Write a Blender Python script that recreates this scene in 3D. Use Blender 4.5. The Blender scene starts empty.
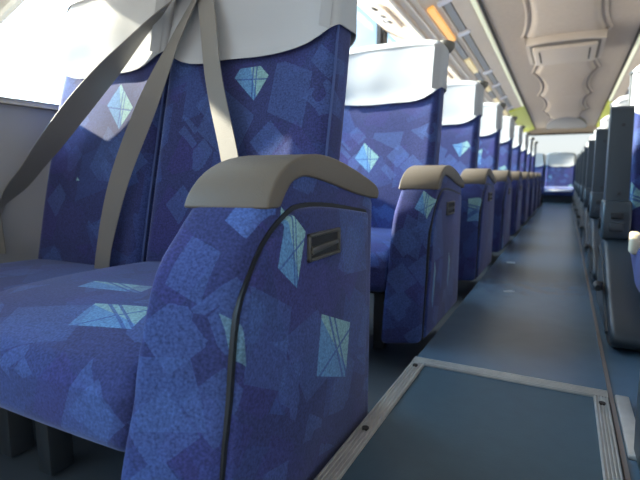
import bpy, bmesh, math, random
from mathutils import Vector, Matrix, noise
random.seed(7)
S = bpy.context.scene
C = S.collection

# ------------------------------------------------------------------ camera maths
F = 470.0; VP = (566.0, 175.0); H = 0.48
dv = Vector((VP[0]-320, 240-VP[1], F)).normalized()          # bus axis (+Y) in camera axes
uv = Vector((0, F, -(240-VP[1]))).normalized()               # up
rv = uv.cross(dv)
if rv.x < 0: rv = -rv
M3 = Matrix((rv, dv, uv))                                     # camera axes -> world (x right, y along aisle, z up)

# ------------------------------------------------------------------ materials
MAT = {}
def nmat(name):
    m = bpy.data.materials.new(name); m.use_nodes = True
    MAT[name] = m
    nt = m.node_tree
    return m, nt, nt.nodes, nt.links, nt.nodes['Principled BSDF']

def plain(name, col, rough=.5, metal=0, bump=0, bscale=60, var=0, spec=.5, emit=None, es=0, sheen=0, sub=0):
    m, nt, N, L, b = nmat(name)
    b.inputs['Base Color'].default_value = (*col, 1)
    b.inputs['Roughness'].default_value = rough
    b.inputs['Metallic'].default_value = metal
    b.inputs['Specular IOR Level'].default_value = spec
    b.inputs['Sheen Weight'].default_value = sheen
    if emit:
        b.inputs['Emission Color'].default_value = (*emit, 1)
        b.inputs['Emission Strength'].default_value = es
    if bump or var:
        tc = N.new('ShaderNodeTexCoord')
        nz = N.new('ShaderNodeTexNoise'); nz.inputs['Scale'].default_value = bscale
        nz.inputs['Detail'].default_value = 4
        L.new(tc.outputs['Object'], nz.inputs['Vector'])
        if bump:
            bp = N.new('ShaderNodeBump'); bp.inputs['Strength'].default_value = bump
            bp.inputs['Distance'].default_value = .002
            L.new(nz.outputs['Fac'], bp.inputs['Height']); L.new(bp.outputs['Normal'], b.inputs['Normal'])
        if var:
            n2 = N.new('ShaderNodeTexNoise'); n2.inputs['Scale'].default_value = bscale*.12
            n2.inputs['Detail'].default_value = 5
            L.new(tc.outputs['Object'], n2.inputs['Vector'])
            r = N.new('ShaderNodeValToRGB')
            r.color_ramp.elements[0].position = .3; r.color_ramp.elements[1].position = .7
            r.color_ramp.elements[0].color = (*[c*(1-var) for c in col], 1)
            r.color_ramp.elements[1].color = (*[min(1, c*(1+var)) for c in col], 1)
            L.new(n2.outputs['Fac'], r.inputs['Fac']); L.new(r.outputs['Color'], b.inputs['Base Color'])
    return m

def fabric(name, motifs=(), generic_motif=True):
    """blue velour with translucent square patches and pale line-drawn diamonds"""
    m, nt, N, L, b = nmat(name)
    def math_(op, a, c=None, d=None):
        n = N.new('ShaderNodeMath'); n.operation = op
        for i, v in enumerate((a, c, d)):
            if v is None: continue
            if isinstance(v, (int, float)): n.inputs[i].default_value = v
            else: L.new(v, n.inputs[i])
        return n.outputs[0]
    def mix(f, a, c):
        n = N.new('ShaderNodeMix'); n.data_type = 'RGBA'
        if isinstance(f, (int, float)): n.inputs[0].default_value = f
        else: L.new(f, n.inputs[0])
        for s, v in ((6, a), (7, c)):
            if isinstance(v, tuple): n.inputs[s].default_value = (*v, 1)
            else: L.new(v, n.inputs[s])
        return n.outputs[2]
    tc = N.new('ShaderNodeTexCoord'); oi = N.new('ShaderNodeObjectInfo')
    off = N.new('ShaderNodeVectorMath'); off.operation = 'MULTIPLY_ADD'
    off.inputs[1].default_value = (7.3, 3.1, 5.7) if not motifs else (0, 0, 0)
    L.new(oi.outputs['Random'], off.inputs[0]); L.new(tc.outputs['Object'], off.inputs[2])
    P = off.outputs[0]
    def layer(scale, rot, thr, dist, loc=(0, 0, 0)):
        mp = N.new('ShaderNodeMapping'); mp.inputs['Rotation'].default_value = rot
        mp.inputs['Location'].default_value = loc
        L.new(P, mp.inputs['Vector'])
        v = N.new('ShaderNodeTexVoronoi'); v.distance = 'CHEBYCHEV'; v.inputs['Scale'].default_value = scale
        L.new(mp.outputs[0], v.inputs['Vector'])
        sc = N.new('ShaderNodeSeparateColor'); L.new(v.outputs['Color'], sc.inputs[0])
        k = math_('MULTIPLY', math_('GREATER_THAN', sc.outputs[0], thr), math_('LESS_THAN', v.outputs['Distance'], dist))
        lp = N.new('ShaderNodeVectorMath'); lp.operation = 'SUBTRACT'
        sv = N.new('ShaderNodeVectorMath'); sv.operation = 'SCALE'; sv.inputs[3].default_value = 1
        L.new(mp.outputs[0], sv.inputs[0])
        L.new(sv.outputs[0], lp.inputs[0]); L.new(v.outputs['Position'], lp.inputs[1])
        return k, sc.outputs[1], lp.outputs[0]
    col = (.029, .038, .125)
    k, r, _ = layer(7.5, (.5, .3, .7), .35, .46)
    col = mix(math_('MULTIPLY', k, math_('MULTIPLY_ADD', r, .45, .15)), col, (.040, .078, .245))
    k, r, _ = layer(9.5, (.9, 1.1, .2), .5, .42, (.3, .7, .1))
    col = mix(math_('MULTIPLY', k, math_('MULTIPLY_ADD', r, .45, .2)), col, (.038, .036, .155))
    k, r, _ = layer(12, (.25, .8, 1.3), .62, .40, (1.3, .2, .4))
    col = mix(math_('MULTIPLY', k, .42), col, (.062, .115, .30))
    # fine pile speckle
    nz = N.new('ShaderNodeTexNoise'); nz.inputs['Scale'].default_value = 280; nz.inputs['Detail'].default_value = 2
    L.new(tc.outputs['Object'], nz.inputs['Vector'])
    sp = math_('MULTIPLY_ADD', nz.outputs['Fac'], 1.7, .15)
    def lines(a, bb, w=.06):
        l1 = math_('LESS_THAN', math_('ABSOLUTE', math_('ADD', math_('MULTIPLY', bb, .55), math_('ADD', a, -.12))), w)
        l2 = math_('LESS_THAN', math_('ABSOLUTE', math_('ADD', math_('MULTIPLY', a, -.7), math_('ADD', bb, .22))), w)
        l3 = math_('LESS_THAN', math_('ABSOLUTE', math_('ADD', math_('MULTIPLY', a, 1.9), math_('ADD', bb, -.75))), w*1.6)
        return math_('MAXIMUM', math_('MAXIMUM', l1, l2), l3)
    mint = (.21, .38, .39); ink = (.04, .09, .27)
    if generic_motif:
        k, r, lp = layer(4.2, (.75, .4, .95), .74, .19, (.15, .55, .9))
        s = N.new('ShaderNodeSeparateXYZ'); L.new(lp, s.inputs[0])
        ln = lines(math_('MULTIPLY', s.outputs[0], 20), math_('MULTIPLY', s.outputs[2], 20), .09)
        mc = mix(math_('MULTIPLY', ln, .8), mix(math_('GREATER_THAN', s.outputs[0], .004), (.11, .25, .44), mint), ink)
        col = mix(math_('MULTIPLY', k, .85), col, mc)
    for (loc, rot, size, tint) in motifs:
        mp = N.new('ShaderNodeMapping'); mp.vector_type = 'TEXTURE'
        mp.inputs['Location'].default_value = loc; mp.inputs['Rotation'].default_value = rot
        mp.inputs['Scale'].default_value = size
        L.new(tc.outputs['Object'], mp.inputs['Vector'])
        s = N.new('ShaderNodeSeparateXYZ'); L.new(mp.outputs[0], s.inputs[0])
        ax, ay, az = s.outputs
        # kite: |a|<1, |b|<1 with one skewed border
        inb = math_('LESS_THAN', math_('MAXIMUM', math_('MAXIMUM', math_('ABSOLUTE', ax), math_('ABSOLUTE', math_('MULTIPLY_ADD', ax, .25, ay))), math_('ABSOLUTE', az)), 1)
        if tint is None:
            ln = lines(ax, ay)
            mc = mix(math_('MULTIPLY', ln, .85), mix(math_('GREATER_THAN', math_('ADD', ax, ay), .1), (.10, .24, .44), mint), ink)
            col = mix(math_('MULTIPLY', inb, .9), col, mc)
        else:
            col = mix(math_('MULTIPLY', inb, .42), col, tint)
    mu = N.new('ShaderNodeMix'); mu.data_type = 'RGBA'; mu.blend_type = 'MULTIPLY'; mu.inputs[0].default_value = 1
    cb = N.new('ShaderNodeCombineColor')
    for i in range(3): L.new(sp, cb.inputs[i])
    L.new(col, mu.inputs[6]); L.new(cb.outputs[0], mu.inputs[7])
    L.new(mu.outputs[2], b.inputs['Base Color'])
    b.inputs['Roughness'].default_value = .85
    b.inputs['Specular IOR Level'].default_value = .2
    b.inputs['Sheen Weight'].default_value = .35
    b.inputs['Sheen Roughness'].default_value = .4
    b.inputs['Sheen Tint'].default_value = (.62, .68, 1, 1)
    bp = N.new('ShaderNodeBump'); bp.inputs['Strength'].default_value = .25; bp.inputs['Distance'].default_value = .001
    L.new(nz.outputs['Fac'], bp.inputs['Height']); L.new(bp.outputs['Normal'], b.inputs['Normal'])
    return m

PI = math.pi
RX = (0, PI/2, 0)      # local z of the motif along world x
fab = fabric('blue_fabric')
# arm motifs, seat-local: (x across, y along, z up)
def kx(x, y, z, a, w, h, tint=None):      # a patch on a face whose normal is x
    return ((x, y, z), (a, 0, 0), (.03, w, h), tint)
def patch_rot(n, a):
    if n == 'x': return Matrix.Rotation(a, 3, 'X') @ Matrix(((0, 0, 1), (1, 0, 0), (0, 1, 0)))
    if n == 'y': return Matrix.Rotation(a, 3, 'Y') @ Matrix(((1, 0, 0), (0, 0, -1), (0, 1, 0)))
    return Matrix.Rotation(a, 3, 'Z')
def motif(n, pos, a, w, h, tint=None):
    e = patch_rot(n, a).to_euler()
    return (pos, tuple(e), (w, h, .035), tint)
LB = (.058, .108, .28); PB = (.048, .046, .175)
XC = -.69; YR = .90       # front-row aisle seat root
def lo(X, Y, Z): return (X-XC, Y-YR, Z)
arm_fab = fabric('blue_fabric_front_arm', [
    motif('x', lo(-.335, .60, .30), .3, .07, .10, PB),
    motif('x', lo(-.335, .50, .26), -.2, .05, .06, LB),
    motif('x', lo(-.335, .78, .36), .2, .05, .06, LB),
    motif('x', lo(-.335, .62, .20), .5, .05, .07, LB),
    motif('y', lo(-.40, .42, .37), .15, .024, .035, LB),
    motif('y', lo(-.41, .38, .22), -.3, .035, .045, LB),
    motif('x', lo(-.335, .562, .377), -.32, .030, .042),
    motif('x', lo(-.335, .700, .186), -.18, .060, .050),
    motif('x', lo(-.335, .440, .28), .05, .007, .028, (.18, .36, .40)),
    motif('y', lo(-.365, .50, .43), .3, .02, .02, (.10, .2, .52)),
], False)
back_fab = fabric('blue_fabric_front_back', [
    motif('y', lo(-.72, .9, .60), .4, .07, .06, LB),
    motif('y', lo(-.55, .9, .66), .1, .05, .06, LB),
    motif('y', lo(-.52, .9, .52), .6, .05, .05, PB),
    motif('y', lo(-.66, .9, .705), .55, .042, .032),
    motif('y', lo(-.47, .95, .72), .6, .03, .02, LB),
    motif('y', lo(-.86, .9, .34), .6, .03, .03),
], False)
XW = -1.160
def lw(X, Y, Z): return (X-XW, Y-YR, Z)
winback_fab = fabric('blue_fabric_window_back', [
    motif('y', lw(-1.09, .9, .665), .65, .045, .035),
    motif('y', lw(-1.20, .9, .41), .3, .035, .045),
    motif('y', lw(-1.33, .9, .33), .3, .03, .02),
    motif('y', lw(-1.10, .9, .52), .4, .06, .06, LB),
    motif('y', lw(-1.27, .9, .55), .2, .05, .07, PB),
], False)
cush_fab = fabric('blue_fabric_front_cushion', [
    motif('z', lo(-.60, .47, .25), .35, .055, .035),
    motif('z', lo(-.72, .575, .25), .2, .07, .022),
    motif('z', lo(-.70, .42, .25), .5, .07, .05, LB),
    motif('z', lo(-.60, .62, .25), .3, .09, .05, PB),
    motif('y', lo(-.52, .36, .17), .4, .04, .05, LB),
], False)

arm_fab2 = fabric('blue_fabric_second_arm', [
    motif('x', (.345, -.40, .30), .3, .06, .08, LB), motif('x', (.345, -.15, .33), .2, .05, .07, PB), motif('x', (.345, -.2, .05), .5, .06, .07, LB),
    motif('y', (.30, -.47, .30), .15, .03, .05, LB), motif('y', (.32, -.42, .385), .25, .022, .035), motif('x', (.345, -.43, .15), -.2, .012, .06), motif('x', (.345, -.23, .16), -.15, .013, .05)], False)
back_fab2 = fabric('blue_fabric_second_back', [
    motif('y', (-.036, -.03, .55), .5, .045, .036), motif('y', (.17, -.02, .70), .3, .045, .06, LB), motif('y', (-.12, -.02, .66), .6, .06, .05, PB), motif('y', (.05, -.02, .66), .2, .06, .06, LB)], False)
back_fab3 = fabric('blue_fabric_third_back', [motif('y', (.156, -.02, .645), .75, .04, .04), motif('y', (.0, -.02, .6), .3, .07, .06, LB)], False)
cloth = plain('white_cloth', (.40, .415, .435), .9, bump=.15, bscale=300, sheen=.2)
cap_m = plain('arm_cap_plastic', (.128, .105, .080), .5, bump=.35, bscale=500, spec=.4)
dark = plain('dark_plastic', (.024, .034, .043), .42, bump=.2, bscale=400, spec=.5)
knob_m = plain('knob_plastic', (.13, .12, .10), .5)
pipe_m = plain('piping', (.05, .085, .24), .7)
darker = plain('black_plastic', (.012, .014, .016), .5)
latch_m = plain('latch_plastic', (.060, .056, .048), .35)
belt_m = plain('belt_webbing', (.17, .16, .145), .65, bump=.3, bscale=350, sheen=.2)
metal_frame = plain('painted_steel', (.03, .035, .04), .5)
alu = plain('aluminium', (.52, .51, .48), .38, metal=.55, bump=.3, bscale=220, var=.1)
screw_m = plain('screw_steel', (.06, .055, .05), .4, metal=.8)
mat_m = plain('teal_vinyl', (.035, .074, .100), .45, bump=.12, bscale=250, var=.06, spec=.5)
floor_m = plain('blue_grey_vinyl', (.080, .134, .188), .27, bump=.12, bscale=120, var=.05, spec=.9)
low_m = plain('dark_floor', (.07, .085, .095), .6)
wall_m = plain('grey_wall_lining', (.30, .30, .31), .8, bump=.2, bscale=300)
ceil_m = plain('ceiling_lining', (.45, .38, .325), .75, bump=.25, bscale=260, var=.04)
ceil_p = plain('ceiling_pad', (.50, .425, .365), .75, bump=.25, bscale=260, var=.04)
ceil_v = plain('vent_plastic', (.54, .47, .41), .5)
ceil_d = plain('grey_dome', (.20, .20, .215), .6)
gap_m = plain('dark_gasket', (.03, .028, .026), .7)
rack_m = plain('rack_plastic', (.66, .57, .48), .5, var=.03)
rack_g = plain('rack_grey', (.27, .28, .30), .5)
chrome = plain('rail_metal', (.62, .56, .50), .28, metal=.7)
rubber = plain('window_rubber', (.02, .02, .022), .6)
pillar_m = plain('pillar_lining', (.32, .31, .29), .7)
curt_m = plain('curtain_cloth', (.36, .35, .33), .9, bump=.3, bscale=200, sheen=.2)
orange = plain('orange_lens', (.80, .42, .12), .3, emit=(1, .50, .12), es=.28)
yellow = plain('yellow_lens', (.75, .62, .34), .3, emit=(1, .8, .4), es=.12)
cove_m = plain('cove_lens', (.75, .78, .62), .4, emit=(.95, 1, .72), es=.18)
lime = plain('lime_plastic', (.55, .62, .04), .45)
cream = plain('cream_plastic', (.72, .60, .42), .5)
pale = plain('pale_bracket_sunlit_edge', (.75, .76, .85), .5)
nozzle = plain('nozzle_plastic', (.075, .08, .095), .4)
led = plain('red_led', (.8, .25, .15), .4)

def glass_mat():
    m, nt, N, L, b = nmat('window_glass')
    N.remove(b)
    o = N['Material Output']; t = N.new('ShaderNodeBsdfTransparent'); g = N.new('ShaderNodeBsdfGlossy')
    t.inputs[0].default_value = (.93, .97, .98, 1); g.inputs['Roughness'].default_value = .02
    fr = N.new('ShaderNodeLayerWeight'); fr.inputs[0].default_value = .12
    mx = N.new('ShaderNodeMixShader')
    mm = N.new('ShaderNodeMath'); mm.operation = 'MULTIPLY'; mm.inputs[1].default_value = .25; L.new(fr.outputs['Facing'], mm.inputs[0]); L.new(mm.outputs[0], mx.inputs[0]); L.new(t.outputs[0], mx.inputs[1]); L.new(g.outputs[0], mx.inputs[2])
    L.new(mx.outputs[0], o.inputs[0])
    return m
glass = glass_mat()

# ------------------------------------------------------------------ mesh helpers
def link(name, bm, m, parent=None, smooth=True, angle=40):
    me = bpy.data.meshes.new(name)
    bmesh.ops.recalc_face_normals(bm, faces=bm.faces)
    bm.to_mesh(me); bm.free()
    me.materials.append(m)
    if smooth:
        me.polygons.foreach_set('use_smooth', [True]*len(me.polygons))
        try: me.set_sharp_from_angle(angle=math.radians(angle))
        except Exception: pass
    o = bpy.data.objects.new(name, me); C.objects.link(o)
    if parent is not None: o.parent = parent
    return o

def thing(name, label, cat, loc=(0, 0, 0), group=None):
    o = bpy.data.objects.new(name, None); C.objects.link(o)
    o.empty_display_size = .1; o.location = loc
    o['label'] = label; o['category'] = cat
    if group: o['group'] = group
    return o
def tag(o, label, cat, group=None):
    o['label'] = label; o['category'] = cat
    if group: o['group'] = group
    return o
def struct(name, bm, m, parent=None, **k):
    o = link(name, bm, m, parent, **k)
    if parent is None: o['kind'] = 'structure'
    return o

def box(bm, x0, x1, y0, y1, z0, z1, bev=0, seg=2):
    t = bmesh.new()
    r = bmesh.ops.create_cube(t, size=1)
    for v in t.verts:
        v.co = Vector((x0+(v.co.x+.5)*(x1-x0), y0+(v.co.y+.5)*(y1-y0), z0+(v.co.z+.5)*(z1-z0)))
    if bev: bmesh.ops.bevel(t, geom=t.edges[:], offset=bev, segments=seg, affect='EDGES', profile=.5)
    merge(bm, t); return bm
def merge(bm, t, mat=None):
    me = bpy.data.meshes.new('tmp'); t.to_mesh(me); t.free()
    if mat is not None: me.transform(mat)
    bm.from_mesh(me); bpy.data.meshes.remove(me)
def nbox(*a, **k): return box(bmesh.new(), *a, **k)

def rbox(hx, hy, hz, r, k=4, n=(8, 4, 8), deform=None, drop_bottom=False):
    """rounded box centred at 0 with dense faces, optional deform(Vector)->Vector"""
    bm = bmesh.new(); h = (hx, hy, hz)
    r = min(r, hx, hy, hz)
    def coords(a, m):
        arc = [(a-r)+r*math.tan(PI/4*i/k) for i in range(1, k+1)]
        inn = [-(a-r)+2*(a-r)*i/m for i in range(m+1)]
        return [-c for c in reversed(arc)]+inn+arc
    cs = [coords(h[i], n[i]) for i in range(3)]
    for ax in range(3):
        u, v = [(1, 2), (2, 0), (0, 1)][ax]
        for sgn in (-1, 1):
            if drop_bottom and ax == 2 and sgn < 0: continue
            g = []
            for a in cs[u]:
                row = []
                for b_ in cs[v]:
                    q = [0, 0, 0]; q[ax] = sgn*h[ax]; q[u] = a; q[v] = b_
                    q = Vector(q)
                    cl = Vector([max(-(h[i]-r), min(h[i]-r, q[i])) for i in range(3)])
                    d = q-cl
                    if drop_bottom and q.z < 0: cl.z = q.z; d.z = 0
                    p = cl+d.normalized()*r if d.length > 1e-9 else cl
                    row.append(bm.verts.new(p))
                g.append(row)
            for i in range(len(g)-1):
                for j in range(len(g[0])-1):
                    bm.faces.new((g[i][j], g[i+1][j], g[i+1][j+1], g[i][j+1]))
    bmesh.ops.remove_doubles(bm, verts=bm.verts, dist=1e-5)
    bmesh.ops.dissolve_degenerate(bm, edges=bm.edges, dist=1e-6)
    if deform:
        for v in bm.verts: v.co = deform(v.co)
    return bm

def prism(pts, x0, x1, axis='x', bev=0, seg=3, deform=None):
    """polygon pts in the plane normal to axis, extruded from x0 to x1"""
    bm = bmesh.new()
    def P(a, b_, t): return Vector((t, a, b_)) if axis == 'x' else (Vector((a, t, b_)) if axis == 'y' else Vector((a, b_, t)))
    v0 = [bm.verts.new(P(a, b_, x0)) for a, b_ in pts]; v1 = [bm.verts.new(P(a, b_, x1)) for a, b_ in pts]
    n = len(pts)
    bm.faces.new(v0); bm.faces.new(v1[::-1])
    for i in range(n): bm.faces.new((v0[i], v0[(i+1) % n], v1[(i+1) % n], v1[i]))
    bmesh.ops.recalc_face_normals(bm, faces=bm.faces)
    if bev:
        ed = [e for e in bm.edges if e.is_boundary is False and e.calc_face_angle(0) > .6]
        bmesh.ops.bevel(bm, geom=ed, offset=bev, segments=seg, affect='EDGES', profile=.5, clamp_overlap=True)
    if deform:
        for v in bm.verts: v.co = deform(v.co)
    return bm

def smooth_poly(pts, n=4):
    """closed Catmull-Rom through pts; a point given with a third item stays a corner"""
    out = []; m = len(pts)
    for i in range(m):
        p1, p2 = pts[i], pts[(i+1) % m]
        p0 = pts[i-1] if len(p1) == 2 else p1
        p3 = pts[(i+2) % m] if len(p2) == 2 else p2
        for j in range(n):
            t = j/n
            out.append(tuple(.5*((2*p1[k])+(-p0[k]+p2[k])*t+(2*p0[k]-5*p1[k]+4*p2[k]-p3[k])*t*t+(-p0[k]+3*p1[k]-3*p2[k]+p3[k])*t**3) for k in (0, 1)))
    res = []
    for p in out:
        if not res or (Vector(p)-Vector(res[-1])).length > 1e-4: res.append(p)
    return res

def tube(bm, pts, r, seg=8, closed=False):
    pts = [Vector(p) for p in pts]; rings = []
    for i, p in enumerate(pts):
        a = pts[max(i-1, 0)]; c = pts[min(i+1, len(pts)-1)]
        t = (c-a).normalized()
        u = t.orthogonal().normalized() if i == 0 else (u-t*u.dot(t)).normalized()
        w = t.cross(u)
        rr = r[i] if isinstance(r, (list, tuple)) else r
        rings.append([bm.verts.new(p+(u*math.cos(2*PI*k/seg)+w*math.sin(2*PI*k/seg))*rr) for k in range(seg)])
    for a, c in zip(rings, rings[1:]):
        for k in range(seg): bm.faces.new((a[k], a[(k+1) % seg], c[(k+1) % seg], c[k]))
    bm.faces.new(rings[0][::-1]); bm.faces.new(rings[-1])
    return bm

def ribbon(pts, wdir, w, t=.002, sub=6):
    """strap through pts (smoothed) with the width direction interpolated"""
    pts = [Vector(p) for p in pts]; wd = [Vector(d).normalized() for d in wdir]
    P = []; W = []
    for i in range(len(pts)-1):
        p0 = pts[max(i-1, 0)]; p1 = pts[i]; p2 = pts[i+1]; p3 = pts[min(i+2, len(pts)-1)]
        for j in range(sub+(i == len(pts)-2)):
            s = j/sub
            P.append(.5*((2*p1)+(p2-p0)*s+(2*p0-5*p1+4*p2-p3)*s*s+(3*p1-p0-3*p2+p3)*s**3))
            W.append(wd[i].lerp(wd[i+1], s).normalized())
    bm = bmesh.new(); prev = None
    for i, p in enumerate(P):
        tg = (P[min(i+1, len(P)-1)]-P[max(i-1, 0)]).normalized()
        wv = (W[i]-tg*W[i].dot(tg)).normalized(); nv = tg.cross(wv)
        ring = [bm.verts.new(p+wv*(a*w/2)+nv*(c*t/2)) for a, c in ((-1, -1), (1, -1), (1, 1), (-1, 1))]
        if prev:
            for k in range(4): bm.faces.new((prev[k], prev[(k+1) % 4], ring[(k+1) % 4], ring[k]))
        else: bm.faces.new(ring[::-1])
        prev = ring
    bm.faces.new(prev)
    return bm

def cyl(bm, c, r, h, axis='z', seg=16, r2=None):
    t = bmesh.new()
    bmesh.ops.create_cone(t, cap_ends=True, segments=seg, radius1=r, radius2=r if r2 is None else r2, depth=h)
    R = Matrix() if axis == 'z' else (Matrix.Rotation(PI/2, 4, 'Y') if axis == 'x' else Matrix.Rotation(PI/2, 4, 'X'))
    merge(bm, t, Matrix.Translation(c) @ R)
    return bm

def children(o): return [c for c in bpy.data.objects if c.parent == o]
def copy_tree(o, parent=None):
    c = o.copy(); C.objects.link(c)
    if parent is not None: c.parent = parent
    for ch in children(o): copy_tree(ch, c)
    return c

# ------------------------------------------------------------------ seats
ZT = 1.015      # top of the backrest
def lean(z): return .035+.22*(z-.5)
def back_deform(grow=0):
    def f(v):
        x, y, z = v
        t = (z-.22)/(ZT-.22)
        wid = 1-.02*max(0, t-.55)**1.0/.45
        u = abs(x)/.23
        y2 = y
        if y < 0: y2 = y-.016*min(1, u**4)*(1-.5*max(0, t)) + .012*math.exp(-((z-.80)/.05)**2)*(1-u**4) - .012*math.exp(-((z-.42)/.14)**2)*(1-u*u)
        top = max(0, (t-.80)/.2)
        z2 = z - .020*top*min(1.2, u)**4
        return Vector((x*wid, y2+lean(z), z2))
    return f
def backrest_bm(hw=.240):
    f = back_deform()
    zc = (ZT+.20)/2; hz = (ZT-.20)/2
    return rbox(hw, .052, hz, .036, 4, (12, 3, 22), lambda v: f(Vector((v.x, v.y, v.z+zc))))
def piping_bm(s, hw=.240):
    f = back_deform(); bm = bmesh.new()
    tube(bm, [f(Vector((s*(hw-.002), -.026, .24+i*(.70/20)))) + Vector((0, -.002, 0)) for i in range(21)], .0035, 6)
    return bm
def cover_bm(seed=0, hw=.240, zb=.765):
    f = back_deform()
    zc = (ZT+.007+zb)/2; hz = (ZT+.007-zb)/2
    def g(v):
        z = v.z+zc
        u = abs(v.x)/(hw+.007)
        if z < .90:
            k = (.90-z)/(.90-zb)
            z += k*(.13*max(0, u-.25)**3.2 + .0015*math.sin(v.x*34+seed))
        p = f(Vector((v.x, v.y, z)))
        n = noise.noise(Vector((v.x*9+seed*3, v.y*9, z*6)))*.004
        fl = .006*max(0, (.86-z)/.1)
        return p+Vector((v.x/.235*(fl*.5), (-1 if v.y < 0 else 1)*(n+fl), 0))
    bm = rbox(hw+.006, .059, hz, .036, 4, (14, 3, 12), g, drop_bottom=True)
    bmesh.ops.solidify(bm, geom=bm.faces[:], thickness=.003)
    return bm
def cushion_bm(hw=.236):
    def f(v):
        x, y, z = v
        u = abs(x)/.22
        zz = z
        if z > 0:
            zz += .012*math.cos(min(1, abs(y)/.30)*PI/2) + .004*(1-u**4)
            if y < -.1: zz -= .034*((-y-.1)/.16)**2*min(1, z/.05)
        if y < -.2: y2 = y - .004*(1-u*u)
        else: y2 = y
        return Vector((x, y2-.275, zz+.196))
    return rbox(hw, .265, .066, .030, 4, (10, 12, 3), f)

# aisle armrest, seat-local: aisle face at x=+.345 from the seat centre (seat centre X=-.69)
AX0, AX1 = .240, .345
def arm_deform(v):
    # the front edge swings forward on the seat side, most of all low down
    t = (AX1-v.x)/(AX1-AX0)
    k = max(0, min(1, (-.25-v.y)/.15))
    return Vector((v.x, v.y-(.032+.022*max(0, min(1, (.45-v.z)/.2)))*t*k, v.z))
def arm_bm(zb):
    pts = [(0, zb, 1), (-.545 if zb < -.04 else -.53, zb, 1), (-.507, .12), (-.481, .21), (-.466, .295), (-.447, .365), (-.412, .41), (-.383, .445), (-.335, .476), (-.27, .494),
           (-.19, .490), (-.09, .470), (0.005, .437, 1)]
    return prism(smooth_poly(pts, 3), AX0, AX1, 'x', .016, 3, arm_deform)
def cap_bm():
    up = [(-.392, .436, 1), (-.384, .456), (-.357, .484), (-.312, .504), (-.25, .512), (-.18, .506), (-.09, .487), (0, .462), (.020, .446)]
    dn = [(.016, .432, 1), (-.03, .437), (-.10, .447), (-.20, .466), (-.27, .477), (-.306, .476), (-.335, .464), (-.360, .436, 1)]
    return prism(smooth_poly(up+dn, 3), AX0-.005, AX1+.005, 'x', .013, 4, arm_deform)
PANEL = [(-.51, -.03, 1), (-.492, .115), (-.472, .21), (-.462, .275), (-.447, .328), (-.40, .39), (-.345, .424), (-.30, .435), (-.20, .430), (-.045, .410, 1), (-.050, -.03, 1)]
def panel_pts(inset, zb):
    c = Vector((-.25, .2))
    pts = [(p[0], zb, 1) if p[1] < 0 else p for p in PANEL]
    sp = smooth_poly(pts, 3)
    out = []
    for p in sp:
        d = Vector(p)-c
        out.append(tuple(c+d*(1-inset/d.length)))
    return out
def make_arm(root, m, zb):
    a = link('armrest', arm_bm(zb), m, root)
    link('armrest_cap', cap_bm(), cap_m, a)
    link('panel_seam', prism(panel_pts(-.004, zb+.01), AX1-.004, AX1+.0025, 'x'), darker, a)
    link('side_panel', prism(panel_pts(.003, zb+.012), AX1-.004, AX1+.010, 'x', .006, 3), m, a)
    # finger latch: frame bars, sunk plate and tongue
    y0, y1, z0, z1 = -.296, -.186, .350, .393
    bm = bmesh.new(); X0, X1 = AX1+.006, AX1+.015
    for q in ((y0, y1, z1-.006, z1), (y0, y1, z0, z0+.006), (y0, y0+.007, z0, z1), (y1-.007, y1, z0, z1)):
        box(bm, X0, X1, *q, bev=.002)
    l = link('latch_frame', bm, latch_m, a)
    link('latch_plate', nbox(X0, X0+.005, y0+.005, y1-.005, z0+.004, z1-.004), darker, a)
    t = prism([(y0+.008, z0+.010), (y1-.010, z0+.018), (y1-.010, z1-.018), (y0+.03, z1-.020), (y0+.008, z0+.022)], X0+.003, X0+.010, 'x', .002, 2)
    link('latch_tongue', t, latch_m, a)
    return a

def base_bm(hx=.2):
    bm = bmesh.new()
    for x in (-hx+.03, hx-.03):
        box(bm, x-.02, x+.02, -.40, -.35, -.095, .13, .004)
        box(bm, x-.02, x+.02, -.10, -.05, -.095, .13, .004)
    box(bm, -hx, hx, -.45, -.40, .105, .135, .004)
    box(bm, -hx, hx, -.06, -.02, .105, .135, .004)
    box(bm, -hx, -hx+.03, -.45, -.02, .105, .135, .004); box(bm, hx-.03, hx, -.45, -.02, .105, .135, .004)
    return bm
def handle_bm(s=1):
    """mushroom-shaped grab knob on the aisle shoulder of the backrest"""
    bm = bmesh.new(); y = lean(.97)
    tube(bm, [(s*.205, y+.03, .93), (s*.214, y+.045, .965), (s*.219, y+.055, .985)], [.010, .010, .012], 10)
    tube(bm, [(s*.216, y+.050, .975), (s*.219, y+.052, .982), (s*.222, y+.056, 1.000), (s*.224, y+.058, 1.012), (s*.224, y+.059, 1.016)], [.012, .026, .036, .034, .016], 16)
    return bm

ORD = ['front', 'second', 'third', 'fourth', 'fifth', 'sixth', 'seventh', 'eighth', 'ninth']
def shared_seat(root, mb, mc, s, kind, hw=.240, zb=.765):
    b_ = link('backrest', backrest_bm(hw), mb, root)
    link('piping', piping_bm(1, hw), pipe_m, b_); link('piping', piping_bm(-1, hw), pipe_m, b_)
    cu_ = link('cushion', cushion_bm(hw+.004), mc, root)
    if kind == 'window': cu_.location.z = -.032
    link('headrest_cover', cover_bm(random.random()*9, hw, zb), cloth, root)
    link('base_frame', base_bm(), metal_frame, root)

GA = 'aisle seats left of the aisle'; GW = 'window seats along the left windows'
def lab_left(i):
    return ('blue patchwork aisle seat nearest the camera with large armrest, left of the aisle' if i == 0 else
            'blue aisle seat with capped armrest left of the aisle, %s row from the camera' % ORD[i])
def lab_win(i):
    return ('blue window seat nearest the camera, behind the slanting seat belts' if i == 0 else
            'blue window seat on the left side, %s row from the camera' % ORD[i])
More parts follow.
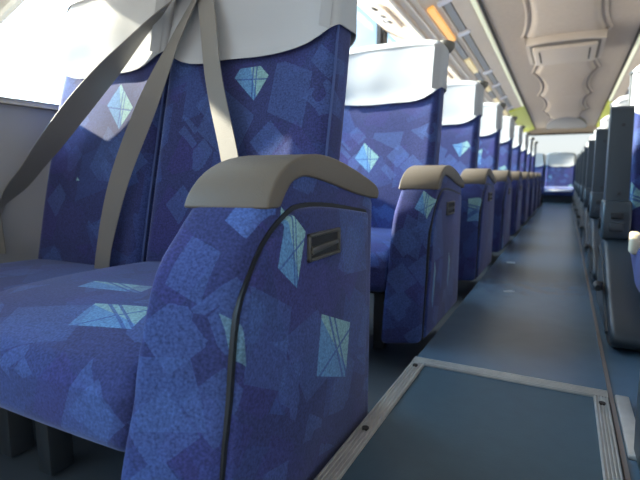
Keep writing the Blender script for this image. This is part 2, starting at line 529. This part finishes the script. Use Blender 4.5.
# front row, with its own motif placement
a0 = thing('coach_seat', lab_left(0), 'seat', (XC, YR, 0), GA)
shared_seat(a0, back_fab, cush_fab, 1, 'aisle', .240, .748); make_arm(a0, arm_fab, -.075)
link('grab_handle', handle_bm(), knob_m, a0)
def bl(root, X, Y, Z): return (X-root.location.x, Y-root.location.y, Z)
link('seat_belt', ribbon([bl(a0, -.845, 1.00, 1.03), bl(a0, -.822, .965, .955), bl(a0, -.786, .930, .86), bl(a0, -.735, .885, .70), bl(a0, -.668, .850, .52), bl(a0, -.62, .82, .36), bl(a0, -.59, .82, .25)],
     [(1, -.1, 0)]*7, .050), belt_m, a0)
w0 = thing('coach_seat', lab_win(0), 'seat', (XW, YR, 0), GW)
shared_seat(w0, winback_fab, fab, 1, 'window', .212, .755)
link('seat_belt', ribbon([bl(w0, -.84, .975, 1.02), bl(w0, -.90, .95, .93), bl(w0, -1.01, .905, .82), bl(w0, -1.18, .865, .67), bl(w0, -1.36, .83, .50), bl(w0, -1.47, .79, .37), bl(w0, -1.47, .78, .25)],
     [(1, 0, .6), (1, 0, .6), (1, 0, .8), (1, 0, 1), (1, 0, 1), (1, 0, 1), (1, 0, 1)], .068), belt_m, w0)
link('lap_belt', ribbon([bl(w0, -.80, .985, 1.02), bl(w0, -.83, .955, .93), bl(w0, -.885, .915, .80), bl(w0, -.950, .865, .62), bl(w0, -1.00, .825, .46), bl(w0, -1.035, .80, .30), bl(w0, -1.045, .79, .20)],
     [(1, -.6, 0), (1, -.6, 0), (1, -.2, 0), (.8, .8, .1), (1, .5, 0), (1, .1, 0), (1, .1, 0)], .048), belt_m, w0)
# generic pair
PITCH = .925
a1 = thing('coach_seat', lab_left(1), 'seat', (XC, YR+PITCH, 0), GA)
shared_seat(a1, fab, fab, 1, 'aisle'); make_arm(a1, fab, -.008)
link('grab_handle', handle_bm(), knob_m, a1)
w1 = thing('coach_seat', lab_win(1), 'seat', (XW, YR+PITCH, 0), GW)
shared_seat(w1, fab, fab, 1, 'window', .212)
for i in range(2, 9):
    for src, fn, x in ((a1, lab_left, XC), (w1, lab_win, XW)):
        c = copy_tree(src); c.location = (x, YR+PITCH*i, 0); c['label'] = fn(i)

for ch in children(a1):
    if ch.name.split('.')[0] == 'backrest': ch.data = ch.data.copy(); ch.data.materials[0] = back_fab2
    if ch.name.split('.')[0] == 'armrest':
        for q in [ch]+children(ch):
            if q.name.split('.')[0] in ('armrest', 'side_panel'): q.data = q.data.copy(); q.data.materials[0] = arm_fab2
for ch in [c for o in bpy.data.objects if o.get('label') == lab_left(2) for c in children(o)]:
    if ch.name.split('.')[0] == 'backrest': ch.data = ch.data.copy(); ch.data.materials[0] = back_fab3
# right-hand seats: armrests swung up beside the backrests
XR = .450      # centre of the right aisle seats (aisle edge about .13)
def make_right(root):
    shared_seat(root, fab, fab, -1, 'aisle')
    X = .157-XR
    # the raised arm: a slab leaning with the backrest
    pts = [(-.120, .345, 1), (-.105, .36), (-.075, .50), (-.050, .62), (-.040, .695), (-.020, .722), (.020, .722), (.034, .70), (.020, .55), (.005, .42), (-.005, .345, 1)]
    arm = link('armrest', prism(smooth_poly(pts, 3), X-.028, X+.042, 'x', .014, 4), dark, root)
    bm = bmesh.new(); cyl(bm, (X+.010, -.060, .64), .006, .004, 'y', 12)
    link('armrest_screw', cyl(bmesh.new(), (X+.012, -.0445, .655), .006, .006, 'y', 12), darker, arm)
    link('armrest_screw', cyl(bmesh.new(), (X+.012, -.0965, .415), .006, .006, 'y', 12), darker, arm); bm.free()
    hb = prism(smooth_poly([(-.135, .255, 1), (-.140, .30), (-.125, .375), (-.09, .392), (.0, .390), (.02, .36), (.02, .255, 1)], 3), X-.035, X+.052, 'x', .012, 3)
    h = link('armrest_hinge', hb, dark, root)
    link('hinge_button', nbox(X-.010, X+.026, -.143, -.128, .330, .352, .003), darker, h)
    link('hinge_plate', nbox(X-.014, X+.030, -.146, -.134, .286, .316, .003), metal_frame, h)
    link('hinge_cap', cyl(bmesh.new(), (X-.036, -.06, .305), .020, .012, 'x', 18), darker, h)
    side = smooth_poly([(.03, .26, 1), (-.12, .26, 1), (-.18, .235), (-.30, .185), (-.44, .125), (-.55, .085), (-.60, .05), (-.585, .015), (-.52, .002, 1), (.02, .002, 1), (.04, .10)], 3)
    sp = link('side_panel', prism(side, X-.025, X+.15, 'x', .016, 3), dark, root)
    rib = bmesh.new(); tube(rib, [(X-.026, y, z) for y, z in ((.0, .215), (-.10, .21), (-.18, .185), (-.30, .135), (-.43, .08), (-.54, .04))], .006, 8)
    link('panel_ridge', rib, dark, sp)
    lv = bmesh.new(); tube(lv, [(X-.015, -.30, .125), (X-.040, -.31, .130), (X-.048, -.33, .134), (X-.048, -.39, .138), (X-.048, -.405, .138)], [.010, .010, .011, .014, .008], 10)
    link('recline_lever', lv, darker, root)
    pd = bmesh.new(); box(pd, X+.0, X+.40, -.52, .0, 0, .075, .010); box(pd, X+.060, X+.36, -.50, -.05, .07, .12, .006)
    link('pedestal', pd, metal_frame, root)
    bk = bmesh.new(); box(bk, X+.032, X+.060, -.345, -.285, .238, .305, .008, 3)
    link('belt_buckle', bk, cream, root)
GR = 'aisle seats right of the aisle'; GRW = 'window seats along the right windows'
def lab_r(i): return ('blue seat at the right picture edge, nearest the camera, on a dark pedestal' if i == 0 else
                      'blue aisle seat with raised dark armrest right of the aisle, %s row from the camera' % ORD[i])
def lab_rw(i): return 'blue window seat on the right side, %s row from the camera' % ORD[i]
YRR = 1.12; PR = .925
rs = thing('coach_seat', lab_r(0), 'seat', (XR, YRR-.22, 0), GR); make_right(rs)
rw = thing('coach_seat', lab_rw(0), 'seat', (XR+.505, YRR-.22, 0), GRW); shared_seat(rw, fab, fab, 1, 'window')
for ch in children(rs)+children(rw):
    if ch.name.split('.')[0] in ('backrest', 'headrest_cover'): ch.location = (0, .03, -.10)
for i in range(1, 9):
    c = copy_tree(rs); c.location = (XR, YRR+PR*i, 0); c['label'] = lab_r(i)
    c = copy_tree(rw); c.location = (XR+.505, YRR+PR*i, 0); c['label'] = lab_rw(i)

# rear bench: five separate places across the end of the coach
YB = 9.62
names = ['leftmost place of the rear bench, by the left window', 'second place from left on the rear bench', 'centre place of the rear bench facing down the aisle', 'fourth place from left on the rear bench', 'rightmost place of the rear bench, by the right window']
def make_bench(root):
    shared_seat(root, fab, fab, 1, 'bench')
    link('sunlit_edge', nbox(-.215, .215, -.552, -.538, .195, .232, .005), pale, root)  # pale strip paints sunlight on the cushion's front edge
    link('kick_panel', nbox(-.23, .23, -.48, -.44, -.01, .13, .004), dark, root)
b0 = thing('bench_seat', 'blue ' + names[2], 'seat', (-.10, YB, 0), 'rear bench places'); make_bench(b0)
for ch in children(b0):
    if ch.name.split('.')[0] in ('backrest', 'headrest_cover'): ch.location.z = -.135
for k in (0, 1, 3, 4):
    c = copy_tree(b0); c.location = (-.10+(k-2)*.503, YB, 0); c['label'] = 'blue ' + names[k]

# ------------------------------------------------------------------ floor and trim
FL, FRt = -.322, 1.30
struct('floor', nbox(FL, FRt, -1.6, 10.35, -.12, 0), floor_m, smooth=False)
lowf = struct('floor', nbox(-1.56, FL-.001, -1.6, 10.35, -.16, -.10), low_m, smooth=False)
hatch = link('floor_hatch', nbox(-.287, .083, -.9, 1.128, -.002, .002), mat_m, smooth=False)
tag(hatch, 'dark teal vinyl floor panel framed by aluminium strips in the aisle', 'floor panel')
def strip(x0, x1, y0, y1, along):
    bm = bmesh.new(); box(bm, x0, x1, y0, y1, -.001, .006, .0015)
    n = 5
    for k in range(n):
        if along == 'y':
            w = (x1-x0)/n; box(bm, x0+w*(k+.22), x0+w*(k+.78), y0, y1, .005, .0085, .001)
        else:
            w = (y1-y0)/n; box(bm, x0, x1, y0+w*(k+.22), y0+w*(k+.78), .005, .0085, .001)
    return bm
t1 = struct('trim_1', strip(-.322, -.287, -.9, 1.128, 'y'), alu)
t2 = struct('trim_2', strip(.083, .111, -.9, 1.128, 'y'), alu)
t3 = struct('trim_3', strip(-.322, .111, 1.129, 1.166, 'x'), alu)
def screw(x, y, parent, m=screw_m):
    bm = bmesh.new(); cyl(bm, (x, y, .009), .0065, .004, 'z', 14)
    return link('screw', bm, m, parent)
for y in (.10, .43, .773, 1.105): screw(-.3045, y, t1)
for y in (.10, .43, .76, 1.09): screw(.097, y, t2)
gp = struct('trim_4', nbox(.113, .121, -.9, 10.2, -.001, .004), plain('floor_seam', (.16, .13, .115), .6))
pl = link('floor_plate', nbox(.124, .150, .90, 1.15, 0, .010, .003), alu)
tag(pl, 'small pale metal plate on the floor beside right aluminium strip', 'plate')
# scraps of paper on the aisle floor
for (x, y, r, l) in ((-.18, 2.05, .6, 'small white scrap of paper on the aisle floor, nearer one'), (-.24, 2.75, .2, 'tiny white scrap of paper on the aisle floor, farther one')):
    bm = bmesh.new(); box(bm, -.02, .02, -.011, .011, .001, .003)
    for v in bm.verts: v.co = Matrix.Rotation(r, 3, 'Z') @ v.co + Vector((x, y, 0))
    tag(link('paper_scrap', bm, cloth), l, 'paper')

# ------------------------------------------------------------------ side walls and windows
XL, XRW = -1.475, 1.27
D2 = Vector((-.001, 1, -.0373))
Y0, Y1 = -1.6, 10.35
SILL = .695
def wall(side, xin, s):
    bm = bmesh.new()
    box(bm, xin, xin+s*.06, Y0, Y1, -.12, SILL)
    struct('wall_'+side, bm, wall_m, smooth=False)
    top = struct('wall_'+side, nbox(xin, xin+s*.06, Y0, Y1, 1.86, 2.05), wall_m, smooth=False)
    struct('trim_5' if side == 'left' else 'trim_6', nbox(xin-s*.025, xin+s*.06, Y0, Y1, SILL-.01, SILL+.006, .004), pillar_m)
wall('left', XL, -1); wall('right', XRW, 1)
PIL = [-1.55, .30, 2.20, 4.06, 5.92, 7.78, 9.64]
def windows(xin, s, start):
    k = start
    for i, y in enumerate(PIL):
        struct('trim_%d' % (20+k), nbox(xin-s*.006, xin+s*.05, y-.045, y+.045, SILL, 1.88, .006), rubber if i == 3 and s < 0 else pillar_m)
        y2 = PIL[i+1] if i+1 < len(PIL) else Y1
        a, b_ = y+.045, y2-.045
        if b_-a < .2: continue
        g = struct('window_%d' % k, nbox(xin+s*.028, xin+s*.033, a, b_, SILL, 1.87), glass, smooth=False)
        bm = bmesh.new()
        box(bm, xin+s*.012, xin+s*.045, a, a+.02, SILL, 1.87); box(bm, xin+s*.012, xin+s*.045, b_-.02, b_, SILL, 1.87)
        box(bm, xin+s*.012, xin+s*.045, a, b_, SILL, SILL+.014)
        link('window_frame', bm, rubber, g)
        k += 1
windows(XL, -1, 1); windows(XRW, 1, 10)
# curtain tied back at the front left window
def curtain():
    bm = bmesh.new(); NZ, NU = 26, 60; g = []
    for j in range(NZ+1):
        z = .56+(1.70-.56)*j/NZ
        if z > .72: a = .66+.88*(z-.72); lo_ = .10
        else: a = .66+.10*(.72-z)/.16; lo_ = .20
        row = []
        for i in range(NU+1):
            u = i/NU; y = lo_+(a-lo_)*u
            amp = .018+.010*(z-.56)
            row.append(bm.verts.new((XL+.055+amp*math.sin(u*PI*13+.4*math.sin(z*7)), y, z)))
        g.append(row)
    for j in range(NZ):
        for i in range(NU): bm.faces.new((g[j][i], g[j][i+1], g[j+1][i+1], g[j+1][i]))
    bmesh.ops.solidify(bm, geom=bm.faces[:], thickness=.003)
    return bm
cu = thing('curtain', 'grey curtain drawn back at the upper left window edge', 'curtain', (0, 0, 0))
link('cloth', curtain(), curt_m, cu)
link('tie_band', nbox(XL+.012, XL+.092, .17, .67, .705, .730, .012, 4), curt_m, cu)

# ------------------------------------------------------------------ ceiling and luggage racks (all run along D2)
def at(x, z, y): return Vector((x, 3, z)) + D2*(y-3)
def ext(poly, y0, y1, bm=None):
    bm = bm or bmesh.new()
    a = [bm.verts.new(at(x, z, y0)) for x, z in poly]; b_ = [bm.verts.new(at(x, z, y1)) for x, z in poly]
    n = len(poly); bm.faces.new(a); bm.faces.new(b_[::-1])
    for i in range(n): bm.faces.new((a[i], a[(i+1) % n], b_[(i+1) % n], b_[i]))
    return bm
struct('ceiling', ext([(-.60, 1.652), (-.30, 1.658), (.15, 1.658), (.45, 1.652), (.45, 1.80), (-.60, 1.80)], Y0, 10.32), ceil_m, smooth=False)
struct('ceiling', nbox(XL-.06, XRW+.06, Y0, Y1+.05, 2.05, 2.10), ceil_m, smooth=False).name = 'ceiling'
for nm, xa, xb in (('trim_7', -.592, -.578), ('trim_8', .428, .442)):
    struct(nm, ext([(xa, 1.64), (xb, 1.64), (xb, 1.66), (xa, 1.66)], Y0, 10.3), gap_m, smooth=False)
# scalloped raised middle of the ceiling
def scallop():
    y0, y1 = .2, 8.9; n = 260
    def off(y, s):
        ph = ((y-4.36)/1.28) % 1
        return s*(.075*abs(math.sin(PI*ph))**.7)
    rings = []
    for ins, dz in ((.050, 0), (.046, -.010), (.036, -.014), (.026, -.010), (.018, .0), (.006, -.002), (-.004, -.016), (-.018, -.030), (-.045, -.036)):
        L_ = [(-.355+off(y0+(y1-y0)*i/n, 1)-ins, y0+(y1-y0)*i/n) for i in range(n+1)]
        R_ = [(.205-off(y0+(y1-y0)*i/n, 1)+ins, y0+(y1-y0)*i/n) for i in range(n+1)]
        rings.append((L_, R_, dz))
    bm = bmesh.new(); prev = None
    for (L_, R_, dz) in rings:
        vl = [bm.verts.new(at(x, 1.659+dz, y)) for x, y in L_]; vr = [bm.verts.new(at(x, 1.659+dz, y)) for x, y in R_]
        if prev:
            for i in range(n):
                bm.faces.new((prev[0][i], prev[0][i+1], vl[i+1], vl[i])); bm.faces.new((prev[1][i+1], prev[1][i], vr[i], vr[i+1]))
        prev = (vl, vr)
    for i in range(n): bm.faces.new((prev[0][i], prev[0][i+1], prev[1][i+1], prev[1][i]))
    return bm
sc = link('ceiling_pad', scallop(), ceil_p, angle=60); sc['kind'] = 'structure'; sc.name = 'ceiling'
# air vent in the middle of the ceiling
v0 = thing('ceiling_vent', 'beige rounded air vent in the middle of the ceiling', 'vent', at(-.075, 1.63, 4.75))
VZ = 1.622
def rel(p): return p - v0.location
def vent_outline(g):
    pts = [(-.285-g, -.35-g), (-.27-g, -.41-g), (-.15, -.45-g), (.0, -.46-g), (.15, -.45-g), (.27+g, -.41-g), (.285+g, -.35-g), (.285+g, .22+g, 1), (-.285-g, .22+g, 1)]
    return smooth_poly(pts, 4)
def ceil_prism(pts, z0, z1, bev=.008):
    bm = prism(pts, z0, z1, 'z', bev, 3)
    for v in bm.verts: v.co = rel(at(-.075+v.co.x, VZ+v.co.z, 4.75+v.co.y))
    return bm
link('vent_frame', ceil_prism(vent_outline(.0), -.050, .01, .012), ceil_v, v0)
link('vent_recess', ceil_prism(vent_outline(-.028), -.052, -.02, .002), plain('vent_recess', (.16, .14, .12), .7), v0)
link('vent_cover', ceil_prism(smooth_poly([(-.235, -.34, 1), (.235, -.34, 1), (.235, .18, 1), (-.235, .18, 1)], 2), -.078, -.02, .016), ceil_v, v0)
for s in (-1, 1):
    link('vent_slot', ceil_prism([(s*.185-.006, -.28), (s*.185+.006, -.28), (s*.185+.006, .08), (s*.185-.006, .08)], -.0795, -.06, .001), gap_m, v0)
# grey domed end piece of the ceiling
def dome():
    pts = [(.34*math.cos(PI*t/16), -1.45*math.sin(PI*t/16)) for t in range(17)]
    bm = prism(pts, -.028, .01, 'z', .012, 3)
    for v in bm.verts: v.co = at(-.05+v.co.x, 1.645+v.co.z, 10.2+v.co.y)
    return bm
tag(link('ceiling_dome', dome(), ceil_d), 'grey arched panel at the far end of the ceiling', 'panel')

def rack(side):
    s = 1 if side == 'left' else -1
    cx = -.075
    def mx(p): return p if s == 1 else (2*cx-p[0], p[1])
    def E(poly, y0, y1): return ext([mx(p) for p in poly], y0, y1)
    r = thing('luggage_rack', 'long overhead luggage rack with lit lenses above the %s seats' % side, 'luggage rack', at(mx((-.98, 0))[0], 1.5, Y0))
    o = r.location
    def L(name, bm, m, **k):
        for v in bm.verts: v.co -= o
        return link(name, bm, m, r, **k)
    L('underside', E([(-1.45, 1.745), (-1.02, 1.532), (-.98, 1.535), (-.98, 1.60), (-1.45, 1.80)], Y0, Y1), rack_m, smooth=False)
    L('front_panel', E([(-.98, 1.524), (-.885, 1.548), (-.885, 1.562), (-.805, 1.590), (-.805, 1.576), (-.79, 1.580), (-.79, 1.594), (-.725, 1.612), (-.725, 1.598), (-.64, 1.622), (-.595, 1.645), (-.595, 1.80), (-.98, 1.80)], Y0, 10.3), rack_m, smooth=False)
    L('grey_inset', E([(-.780, 1.585), (-.737, 1.597), (-.737, 1.62), (-.780, 1.60)], Y0, 10.3), rack_g, smooth=False)
    bm = bmesh.new(); tube(bm, [at(mx((-.995, 0))[0], 1.512, Y0+i*(Y1-Y0)/8) for i in range(9)], .017, 12); L('rail', bm, chrome)
    bm = bmesh.new(); tube(bm, [at(mx((-.93, 0))[0], 1.530, Y0+i*(Y1-Y0)/8) for i in range(9)], .010, 10); L('rail', bm, chrome)
    L('cove_light', E([(-.622, 1.620), (-.602, 1.629), (-.602, 1.642), (-.635, 1.635)], Y0, 10.2), cove_m, smooth=False)
    for i, y in enumerate((1.3, 3.20, 4.50, 5.45, 6.4, 7.35, 8.3)):
        ln = .72 if i < 2 else .5
        L('light_lens', E([(-.872, 1.547), (-.832, 1.560), (-.832, 1.578), (-.872, 1.562)], y, y+ln), orange if i == 1 and s == 1 else yellow, smooth=False)
        L('lens_frame', E([(-.870, 1.550), (-.834, 1.562), (-.834, 1.58), (-.870, 1.566)], y+ln+.02, y+ln+.55), rack_g, smooth=False)
    for y in (2.1, 3.16, 3.82, 5.10, 5.75, 6.5, 7.3, 8.1):
        L('bracket', E([(-.800, 1.562), (-.715, 1.590), (-.715, 1.61), (-.800, 1.59)], y, y+.06), pale, smooth=False)
    L('end_cover', E([(-.80, 1.560), (-.64, 1.604), (-.59, 1.626), (-.59, 1.66), (-.80, 1.62)], 7.55, 10.15), lime, smooth=False)
    return r
rack('left'); rack('right')

# reading-light units on the underside of the rack
def service(y, side, label):
    s = 1 if side == 'left' else -1
    xc = -1.20
    p = at(xc, 1.616, y) if s == 1 else at(-.15-xc, 1.616, y)
    r = thing('service_unit', label, 'lamp panel', p, 'overhead service units')
    r.rotation_euler = (-.0373, s*math.atan2(.213, .43), 0)
    # local: x across, y along, z down is negative
    pts = smooth_poly([(-.085, -.20), (.06, -.20), (.085, -.12), (.085, .18), (.05, .23), (-.07, .23), (-.09, .16), (-.09, -.15)], 4)
    link('panel', prism(pts, -.018, .012, 'z', .006, 3), rack_m, r)
    for (x, y_, rr, m) in ((-.03, -.12, .030, nozzle), (-.02, .02, .034, rack_g), (.0, .12, .030, rack_g), (-.045, .16, .026, nozzle)):
        bm = bmesh.new(); cyl(bm, (x, y_, -.020), rr, .012, 'z', 20); cyl(bm, (x, y_, -.027), rr*.72, .008, 'z', 20)
        link('air_nozzle', bm, m, r)
    link('call_button', cyl(bmesh.new(), (-.07, .08, -.021), .010, .010, 'z', 12), led, r)
    return r
for i, y in enumerate((1.55, 3.30, 5.05, 6.80, 8.55)):
    w = ['nearest', 'second', 'third', 'fourth', 'fifth'][i]
    service(y, 'left', 'oval reading light and air nozzle panel under left rack, %s of five' % w)
    service(y, 'right', 'oval reading light and air nozzle panel under right rack, %s of five' % w)

# ------------------------------------------------------------------ rear end
struct('wall_rear', nbox(XL, XRW, 10.32, 10.40, -.12, .70), wall_m, smooth=False)
struct('wall_rear', nbox(XL, XRW, 10.32, 10.40, 1.27, 2.05), ceil_m, smooth=False)
struct('trim_9', nbox(XL, XRW, 10.285, 10.32, 1.245, 1.275, .004), gap_m)
g = struct('window_30', nbox(XL+.05, XRW-.05, 10.355, 10.36, .70, 1.27), glass, smooth=False)
struct('trim_10', nbox(XL, XRW, 9.90, 10.32, .655, .70, .01), wall_m)
struct('floor', nbox(XL, XRW, 9.20, 10.32, 0, .012), low_m, smooth=False)

# ------------------------------------------------------------------ light
SKY_LOW, SKY_HIGH = .42, 9
w = bpy.data.worlds.new('sky'); S.world = w; w.use_nodes = True
N, L = w.node_tree.nodes, w.node_tree.links
bg = N['Background']
tc = N.new('ShaderNodeTexCoord'); sx = N.new('ShaderNodeSeparateXYZ'); L.new(tc.outputs['Generated'], sx.inputs[0])
rp = N.new('ShaderNodeValToRGB'); L.new(sx.outputs[2], rp.inputs[0])
e = rp.color_ramp.elements
e[0].position = 0; e[0].color = (.95, .93, .88, 1)
e[1].position = 1; e[1].color = (.22, .45, .85, 1)
for pos, c in ((.06, (1.0, .99, .97, 1)), (.16, (.74, .90, 1.0, 1)), (.36, (.36, .66, .98, 1))):
    k = e.new(pos); k.color = c
nz = N.new('ShaderNodeTexNoise'); nz.inputs['Scale'].default_value = 3.2; nz.inputs['Detail'].default_value = 6
mp = N.new('ShaderNodeMapping'); mp.inputs['Scale'].default_value = (1, 1, 2.6)
L.new(tc.outputs['Generated'], mp.inputs[0]); L.new(mp.outputs[0], nz.inputs['Vector'])
cr = N.new('ShaderNodeValToRGB'); cr.color_ramp.elements[0].position = .54; cr.color_ramp.elements[1].position = .68
L.new(nz.outputs['Fac'], cr.inputs[0])
mx = N.new('ShaderNodeMix'); mx.data_type = 'RGBA'
L.new(cr.outputs[0], mx.inputs[0]); L.new(rp.outputs[0], mx.inputs[6]); mx.inputs[7].default_value = (1.05, 1.04, 1.02, 1)
# sunlit pavement and ground below the horizon
gr = N.new('ShaderNodeMath'); gr.operation = 'LESS_THAN'; gr.inputs[1].default_value = -.01; L.new(sx.outputs[2], gr.inputs[0])
m2 = N.new('ShaderNodeMix'); m2.data_type = 'RGBA'; L.new(gr.outputs[0], m2.inputs[0]); L.new(mx.outputs[2], m2.inputs[6])
m2.inputs[7].default_value = (1.55, 1.36, 1.16, 1)
L.new(m2.outputs[2], bg.inputs[0])
# the sky is brighter towards the sun
dt = N.new('ShaderNodeVectorMath'); dt.operation = 'DOT_PRODUCT'; dt.inputs[1].default_value = (-.92, -.05, .39)
L.new(tc.outputs['Generated'], dt.inputs[0])
mc_ = N.new('ShaderNodeMath'); mc_.operation = 'MAXIMUM'; mc_.inputs[1].default_value = 0; L.new(dt.outputs['Value'], mc_.inputs[0])
pw = N.new('ShaderNodeMath'); pw.operation = 'POWER'; pw.inputs[1].default_value = 3.5; L.new(mc_.outputs[0], pw.inputs[0])
ma = N.new('ShaderNodeMath'); ma.operation = 'MULTIPLY_ADD'; ma.inputs[1].default_value = SKY_HIGH; ma.inputs[2].default_value = SKY_LOW
L.new(pw.outputs[0], ma.inputs[0]); L.new(ma.outputs[0], bg.inputs[1])

sun = bpy.data.lights.new('sun', 'SUN'); sun.energy = 11; sun.angle = .02; sun.color = (1, .86, .66)
so = bpy.data.objects.new('sun', sun); C.objects.link(so)
el, az = math.radians(21.5), math.radians(4)
sd = Vector((math.cos(az)*math.cos(el), math.sin(az)*math.cos(el), -math.sin(el)))    # travel direction
so.rotation_euler = sd.to_track_quat('-Z', 'Y').to_euler(); so.location = (-6, 3, 6)

# ------------------------------------------------------------------ camera
cam = bpy.data.cameras.new('camera'); co = bpy.data.objects.new('camera', cam); C.objects.link(co)
cam.sensor_width = 36; cam.lens = F/640*36; cam.clip_start = .02
# M3 rows are world axes in camera coordinates (x right, y up, z forward)
R = Matrix((( M3[0][0], M3[0][1], -M3[0][2]), (M3[1][0], M3[1][1], -M3[1][2]), (M3[2][0], M3[2][1], -M3[2][2])))
co.matrix_world = Matrix.Translation((0, 0, H)) @ R.to_4x4()
cam.dof.use_dof = True; cam.dof.focus_distance = .85; cam.dof.aperture_fstop = 5.0
S.camera = co
S.view_settings.view_transform = 'Standard'; S.view_settings.look = 'None'
S.view_settings.gamma = 1; S.view_settings.use_curve_mapping = False
S.view_settings.exposure = 1.25
